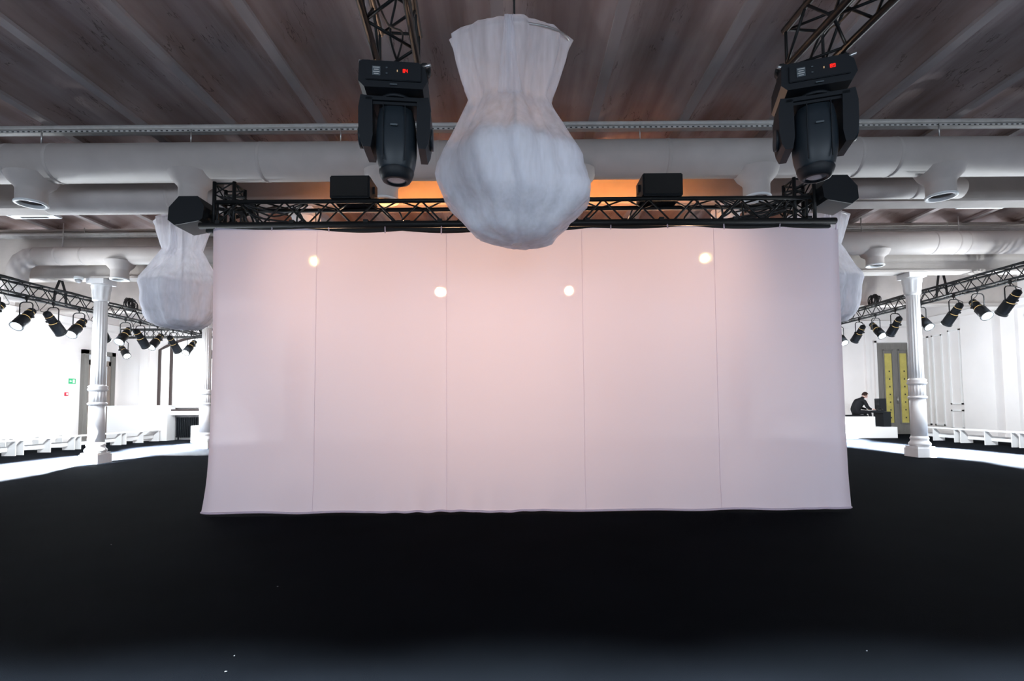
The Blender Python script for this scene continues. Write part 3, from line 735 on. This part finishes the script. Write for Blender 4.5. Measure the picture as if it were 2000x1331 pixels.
# ------------------------------------------------------------------ tulle bundles (wrapped chandeliers)
def tulle(loc, label, prof, zoff, seed, lower_from=0.48):
    """prof: (dz below the hook, left extent, right extent) in metres"""
    rnd = random.Random(seed); ph = [rnd.random()*6.28 for _ in range(8)]
    t = thing('tulle_bundle', label, 'hanging fabric', loc, rnd.random()*0.3, 'tulle-wrapped chandeliers')
    t.rotation_euler = (0,0,0)
    H = prof[-1][0]
    # dense rings by interpolation
    ring = []
    for (d0,l0,r0),(d1,l1,r1) in zip(prof[:-1], prof[1:]):
        n = max(2, int((d1-d0)/0.035))
        for k in range(n): u = k/n; ring.append((d0+(d1-d0)*u, l0+(l1-l0)*u, r0+(r1-r0)*u))
    ring.append(prof[-1]); N = 96
    def surf(rings, shrink, amp):
        vs = []; fs = []
        for d, l, r in rings:
            cx, rad = (r-l)/2, (l+r)/2*shrink
            s = d/H
            waist = math.exp(-((s-WAIST)/0.10)**2)
            for k in range(N):
                a = 2*pi*k/N
                f = amp*((0.030+0.035*waist)*sin(a*9+ph[0]) + 0.022*sin(a*15+ph[1]+s*2) + 0.035*sin(a*5+ph[2]+s*3) + 0.014*sin(a*26+ph[3]))
                lowr = max(0, s-0.5)*2
                f += lowr*(0.05*sin(a*3+ph[4]+s*7) + 0.05*abs(sin(a*2.5+ph[7]+s*4)) + 0.035*sin(s*26+a*2+ph[5]) + 0.02*sin(s*41-a*4+ph[1])) - 0.02*lowr
                q = rad*(1 - abs(amp)*0.06 + f)
                ys = 0.55 + 0.45*min(1, max(0, (s-0.25)/0.4))
                ear = 0.05*math.exp(-((s-0.095)/0.025)**2)*(math.exp(-(sin(a)/0.18)**2))
                vs.append((cx + (q+ear)*cos(a), ys*q*sin(a), -d + 0.03*sin(a*3+ph[6])*(s if s < 0.95 else 0)))
        m = len(rings)
        fs = [(j*N+k, j*N+(k+1) % N, (j+1)*N+(k+1) % N, (j+1)*N+k) for j in range(m-1) for k in range(N)]
        return vs, fs
    WAIST = 0.37
    mb = MB(); mb.add(*surf(ring, 1.0, 1.0), True); mb.build('outer_tulle', M['tulle'], t)
    low = [q for q in ring if q[0]/H > lower_from+0.13]
    mb = MB(); mb.add(*surf(low, 0.95, 1.3), True); mb.build('inner_wrap', M['tulle2'], t)
    # gathered middle fold and the knot at the top
    fold = MB(); K = 14; vs = []
    for j in range(K+1):
        d = H*0.42*j/K; wd = 0.03 + 0.20*(j/K)
        rr = min(ring, key=lambda q: abs(q[0]-d)); y = -(rr[1]+rr[2])/2*(0.55 + 0.45*min(1, max(0, (d/H-0.25)/0.4))) - 0.012
        for k in range(9):
            u = k/8-0.5; vs.append((u*wd + (rr[2]-rr[1])/2, y + 0.02*cos(u*18), -d))
    fold.add(vs, [(j*9+k, j*9+k+1, (j+1)*9+k+1, (j+1)*9+k) for j in range(K) for k in range(8)], True); fold.build('gathered_fold', M['tulle'], t)
    MB().path([(0.55*cos(a*pi/24), 0.29*sin(a*pi/24), -0.24) for a in range(49)], 0.012, 6, cap=False).build('hoop', M['steel'], t)
    MB().tube((0,0,-1.9), (0,0,0.0), 0.02, 8).build('chandelier_stem', M['steel'], t)
    MB().tube((0,0,0.0), (0,0,zoff), 0.012, 6).build('cable', M['black'], t)
    MB().lathe([(0.02,0.03),(0.05,0.0),(0.055,-0.06),(0.04,-0.10)], 16).build('hook_cover', M['print'], t)
    return t
C0 = 1008
def px(rows, s=0.0052, c=C0): return [((y-rows[0][0])*0.0048, (c-l)*s, (r-c)*s) for y, l, r in rows]
central = px([(10,1000,1016),(18,975,1040),(30,930,1075),(42,897,1102),(55,881,1113),(75,884,1112),(100,889,1107),(150,902,1092),(180,915,1081),(192,918,1079),(205,913,1084),(260,889,1112),(310,867,1135),(340,857,1149),(362,858,1151),(395,868,1153),(418,884,1151),(438,903,1132),(455,916,1108),(472,934,1090),(483,962,1072),(489,1000,1020)])
tulle((0.0, 5.0, 5.28), 'large white tulle bundle hanging in the middle above the cloth', central, ZR-5.28+0.2, 3)
side = px([(10,1000,1016),(30,940,1075),(55,891,1123),(100,898,1112),(150,915,1096),(185,930,1083),(205,920,1094),(260,893,1120),(320,866,1148),(345,864,1152),(400,874,1142),(450,884,1132),(490,900,1116),(510,925,1090),(520,970,1045),(522,1000,1015)])
tulle((-6.80, 10.3, 5.42), 'pinkish tulle bundle under the left angled loudspeaker', side, ZR-5.42+0.31, 11)
tulle((6.2, 10.3, 5.42), 'tulle bundle half hidden behind the right edge of the cloth', side, ZR-5.42+0.31, 19)

# ------------------------------------------------------------------ benches
def make_bench():
    t = bpy.data.objects.new('bench', None); COL.objects.link(t)
    L_ = 1.98; MB().box((0,0,0.445), (0.42,L_,0.035)).build('seat', M['gloss'], t)
    sup = MB().prism([(-0.20,0.0),(0.20,0.0),(0.20,0.10),(-0.10,0.4275),(-0.20,0.4275)], -0.014, 0.014, 'y').mesh('support', M['gloss'])
    for y in (-0.88, 0.0, 0.88): place(sup, 'support', t, (0,y,0))
    MB().box((0.02,0,0.20), (0.024,L_-0.3,0.15)).build('stretcher', M['gloss'], t)
    return t
bench = make_bench(); bu = [False]
def put_bench(x, y, rz, label, group):
    o = bench if not bu[0] else copy_tree(bench); bu[0] = True
    o.location = (x, y, 0); o.rotation_euler = (0,0,rz); tag(o, label, 'bench', group)
for i, y in enumerate((14.2, 16.2, 18.2)):
    put_bench(-14.9, y, pi, ('white bench at the left photo edge', 'middle white bench of the left row', 'white bench partly behind the base of the left column')[i], 'benches along the left strip')
    put_bench(14.9, y, 0, ('white bench at the right photo edge', 'middle white bench of the right row', 'far white bench just right of the fluted column')[i], 'benches along the right strip')
put_bench(-14.9, 20.2, pi, 'farthest white bench on the left, in front of the white counter', 'benches along the left strip')
for i, y in enumerate((15.2, 17.2)):
    put_bench(-16.2, y, pi, ('rear white bench by the left wall at the photo edge', 'rear white bench by the left wall near the sign')[i], 'benches along the left wall')

# white counter, box and radiator at the back left
t = thing('white_counter', 'plain white counter block at the back left corner', 'counter', (-15.75, 21.5, 0), 0)
MB().box((0,0,0.72), (2.5,0.5,1.44)).build('body', M['gloss'], t)
MB().box((0,0,1.455), (2.54,0.54,0.03)).build('top', M['gloss'], t)
t = thing('radiator', 'dark ribbed radiator in the niche under the window', 'radiator', (-13.8, 21.75, 0), 0)
fm = MB().box((0,0,0), (0.05,0.12,0.85), bev=0.01).mesh('fin', M['plastic'])
for k in range(16): place(fm, 'fin', t, (-0.6+0.08*k, 0, 0.53))
MB().box((0,0,0.14), (1.3,0.05,0.05)).box((0,0,0.92), (1.3,0.05,0.05)).box((-0.55,0,0.055),(0.05,0.05,0.11)).box((0.55,0,0.055),(0.05,0.05,0.11)).build('pipe', M['plastic'], t)
struct(MB().box((-13.75, 21.72, 1.26), (1.5, 0.5, 0.07)).build('trim_8', M['frame']))
struct(MB().box((-13.75, 21.70, 1.14), (1.5, 0.46, 0.17)).build('trim_9', M['white']))
t = thing('white_box', 'small white box with a dark slot beside the radiator', 'box', (-12.35, 20.3, 0), 0)
MB().box((0,0,0.33), (0.75,0.6,0.66), bev=0.01).build('body', M['gloss'], t)
MB().box((-0.05,-0.303,0.33), (0.05,0.012,0.13)).build('slot', M['slot'], t)

# signs on the left wall
t = thing('exit_sign', 'small green and white emergency exit sign left of the left door', 'sign', (-XW+0.012, 19.75, 2.42), 0)
MB().box((0,0,0), (0.02,0.30,0.20)).build('plate', M['green'], t)
MB().box((0.012,0.06,0.0), (0.006,0.09,0.14)).build('door_symbol', M['signwhite'], t)
MB().prism([(-0.13,0.0),(-0.09,0.045),(-0.09,0.015),(-0.03,0.015),(-0.03,-0.015),(-0.09,-0.015),(-0.09,-0.045)], 0.009, 0.015, 'x').build('arrow_symbol', M['signwhite'], t)
t = thing('fire_alarm_button', 'small red fire alarm button under the green exit sign', 'alarm button', (-XW+0.03, 19.5, 1.92), 0)
MB().box((0,0,0), (0.05,0.14,0.14), bev=0.008).build('housing', M['red'], t)
MB().box((0.028,0,0.0), (0.008,0.07,0.07)).build('button', M['signwhite'], t)

# ------------------------------------------------------------------ platform, desk and seated person at the back right
t = thing('platform_block', 'long lower white platform block under the seated person', 'platform', (13.0, 20.2, 0), 0)
MB().box((0,0,0.21), (2.9,1.3,0.42), bev=0.006).build('body', M['gloss'], t)
t = thing('platform_block', 'upper white platform block on which the person sits', 'platform', (12.585, 20.2, 0.42), 0)
MB().box((0,0,0.20), (2.07,1.3,0.40), bev=0.006).build('body', M['gloss'], t)
SX, SY, SZ = 13.17, 20.05, 0.82      # seat of the person
t = thing('seat_cushion', 'flat black cushion under the seated person', 'cushion', (13.03, 20.1, SZ), 0)
MB().box((0,0,0.03), (1.1,0.5,0.06), bev=0.02).build('pad', M['suit'], t)
def person():
    t = thing('person', 'person in a black jacket sitting bent over a black desk', 'person', (SX, SY, SZ+0.07), 0)
    V = []; E = []; RR = []
    def v(p, r, par=None):
        V.append(p); RR.append(r)
        if par is not None: E.append((par, len(V)-1))
        return len(V)-1
    pel = v((0,0,0.12), (0.15,0.17))
    w1 = v((0.05,0,0.28), (0.16,0.19), pel); ch = v((0.17,0,0.45), (0.165,0.21), w1); up = v((0.27,0,0.56), (0.12,0.17), ch); nk = v((0.32,0,0.63), (0.062,0.062), up); nk2 = v((0.36,0,0.68), (0.055,0.055), nk)
    for s in (-1,1):
        sh = v((0.27,s*0.18,0.53), (0.075,0.075), up)
        el = v((0.36,s*0.25,0.27), (0.065,0.065), sh); wr = v((0.58,s*0.13,0.20), (0.036,0.036), el)
        hp = v((0.04,s*0.10,0.09), (0.11,0.11), pel); kn = v((0.50,s*0.14,0.09), (0.07,0.07), hp); an = v((0.54,s*0.14,-0.40), (0.042,0.042), kn)
    me = bpy.data.meshes.new('body'); me.from_pydata(V, E, [])
    o = place(me, 'body', t); me.materials.append(M['suit'])
    md = o.modifiers.new('skin', 'SKIN'); md.use_smooth_shade = True
    for i, sv in enumerate(me.skin_vertices[0].data): sv.radius = RR[i]; sv.use_root = (i == 0)
    o.modifiers.new('sub', 'SUBSURF').levels = 2; o.modifiers['sub'].render_levels = 2
    # head: skull with jaw, nose, ear; looks down at the desk
    q = Matrix.Rotation(R(28), 3, 'Y'); hc = Vector((0.43,0,0.755))
    def hm(p): return tuple(q @ Vector(p) + hc)
    bm = bmesh.new(); bmesh.ops.create_uvsphere(bm, u_segments=20, v_segments=14, radius=1.0)
    for b in bm.verts:
        x, y, z = b.co
        fx = 0.098*x; fy = 0.076*y*(1 - 0.22*max(0,-z)); fz = 0.118*z
        if z < -0.2: fx += 0.022*(-z-0.2)*(1 if x > -0.3 else 0.2)
        if x > 0.85 and abs(y) < 0.35 and -0.35 < z < 0.1: fx += 0.022*(1-abs(y)/0.35)
        b.co = Vector(hm((fx, fy, fz)))
    hme = bpy.data.meshes.new('head'); bm.to_mesh(hme); bm.free(); hme.materials.append(M['skin'])
    for p in hme.polygons: p.use_smooth = True
    h = place(hme, 'head', t)
    bm = bmesh.new(); bmesh.ops.create_uvsphere(bm, u_segments=20, v_segments=14, radius=1.0)
    kill = [b for b in bm.verts if (b.co.x > 0.35 and b.co.z < 0.45) or b.co.z < -0.55]
    for b in bm.verts:
        x, y, z = b.co; b.co = Vector(hm((0.110*x-0.006+(0.015 if x>0.5 else 0), 0.086*y, 0.128*z+0.006)))
    bmesh.ops.delete(bm, geom=kill, context='VERTS')
    hme = bpy.data.meshes.new('hair'); bm.to_mesh(hme); bm.free(); hme.materials.append(M['hair'])
    for p in hme.polygons: p.use_smooth = True
    ho = place(hme, 'hair', h); ho.modifiers.new('thick', 'SOLIDIFY').thickness = 0.008
    for s in (-1,1):
        MB().lathe([(0.001,-0.008),(0.02,-0.006),(0.026,0.0),(0.018,0.006),(0.001,0.004)], 12, rot=q @ Matrix.Rotation(pi/2,3,'X'), c=hm((-0.005,s*0.078,-0.01))).build('ear', M['skin'], h)
        MB().lathe([(0.001,-0.008),(0.008,0),(0.001,0.008)], 8, c=hm((0.088,s*0.032,0.01))).build('eye', M['slot'], h)
    MB().box(hm((0.098,0,-0.065)), (0.012,0.05,0.008), q).build('mouth', M['red'], h)
    MB().lathe([(0.062,0),(0.066,0.02),(0.058,0.04)], 16, rot=q, c=(0.335,0,0.645), cap=False).build('collar', M['suit'], t)
    # hands with five fingers on the controls
    for s in (-1,1):
        w_ = Vector((0.585,s*0.13,0.20))
        MB().lathe([(0.040,-0.02),(0.042,0.02)], 14, rot=Matrix.Rotation(R(100),3,'Y'), c=w_-Vector((0.015,0,0))).build('shirt_cuff', M['shirt'], t)
        hnd = MB().path([w_, w_+Vector((0.04,0,-0.002)), w_+Vector((0.085,0,-0.006))], [0.024,0.034,0.032], 10).build('hand', M['skin'], t)
        for k in range(4):
            y = (k-1.5)*0.019; ln = (0.055,0.07,0.068,0.058)[k]
            b_ = w_+Vector((0.088,y,-0.002))
            MB().path([b_-Vector((0.02,0,0)), b_+Vector((ln*0.45,0,0.004)), b_+Vector((ln*0.8,0,-0.010)), b_+Vector((ln,0,-0.024))], [0.010,0.0095,0.009,0.006], 7).build('finger', M['skin'], hnd)
        MB().path([w_+Vector((0.035,-s*0.025,0)), w_+Vector((0.065,-s*0.048,-0.006)), w_+Vector((0.092,-s*0.052,-0.016))], [0.012,0.011,0.007], 7).build('thumb', M['skin'], hnd)
        MB().box((0.575,s*0.14,-0.445), (0.25,0.085,0.075), bev=0.02).build('shoe', M['shoe'], t)
person()
t = thing('control_desk', 'small black desk in front of the seated person', 'desk', (13.98, 20.05, 0.42), 0)
MB().box((0.10,0,0.56), (0.62,0.6,0.04), bev=0.006).build('desk_top', M['plastic'], t)
MB().box((0.26,0,0.27), (0.3,0.55,0.54), bev=0.006).build('case', M['plastic'], t)
lp = thing('mixing_console', 'low dark control console under the person\'s hands', 'console', (13.98, 20.05, 1.0), 0)
MB().prism([(-0.18,0.0),(0.2,0.0),(0.2,0.06),(-0.18,0.02)], -0.22, 0.22, 'y').build('housing', M['plastic'], lp)
km = MB().lathe([(0.008,0.0),(0.007,0.018)], 8).mesh('knob', M['steel'])
for i in range(4):
    for j in range(6): place(km, 'knob', lp, (-0.1+0.08*i, -0.17+0.068*j, 0.03+0.008*i))
hp = thing('headphones', 'black headphones lying on the desk beside the hands', 'headphones', (14.02, 19.86, 1.0+0.04), 0)
MB().path([(0.09*cos(a*pi/10), 0, 0.03+0.08*sin(a*pi/10)) for a in range(11)], 0.012, 8).build('headband', M['rubber'], hp)
for s in (-1,1): MB().lathe([(0.03,-0.02),(0.045,-0.012),(0.045,0.012),(0.03,0.02)], 16, rot=Matrix.Rotation(pi/2,3,'Y'), c=(s*0.09,0,0.02)).build('ear_cup', M['rubber'], hp)
ms = thing('monitor_speaker', 'black monitor speaker standing at the right end of the desk', 'speaker', (14.24, 20.12, 1.0), 0)
MB().box((0,0,0.26), (0.26,0.30,0.50), bev=0.012).build('cabinet', M['plastic'], ms)
for z, r in ((0.18,0.09),(0.39,0.05)): MB().lathe([(r,0.0),(r*0.95,0.012),(r*0.4,-0.01),(0.001,0.0)], 20, rot=Matrix.Rotation(-pi/2,3,'Y'), c=(-0.132,0,z), cap=False).build('driver', M['grille'], ms)

# ------------------------------------------------------------------ scraps on the carpet
for i, (x, y, a, lab) in enumerate(((-1.87, 4.05, 0.4, 'tiny white paper scrap on the carpet left of centre'), (-4.15, 5.3, 1.2, 'tiny white paper scrap on the carpet far left'),
        (-1.55, 2.78, 0.2, 'tiny paper scrap on the carpet near the bottom left'), (1.95, 2.95, 0.9, 'tiny paper scrap on the carpet near the bottom right'), (-1.6, 2.95, 1.9, 'tiny fluff speck on the carpet near the bottom left'))):
    o = MB().add([(-.012,-.005,0),(.010,-.007,0.003),(.014,.004,0.0),(-.008,.007,0.004),(-.012,-.005,-.002),(.010,-.007,0.001),(.014,.004,-.002),(-.008,.007,0.002)], [(0,1,2,3),(7,6,5,4),(0,4,5,1),(1,5,6,2),(2,6,7,3),(3,7,4,0)]).build('paper_scrap', M['paper'], None, (x, y, 0.002))
    o.rotation_euler = (0,0,a); o.scale = (0.5,0.5,0.5); tag(o, lab, 'scrap', 'scraps on the carpet')
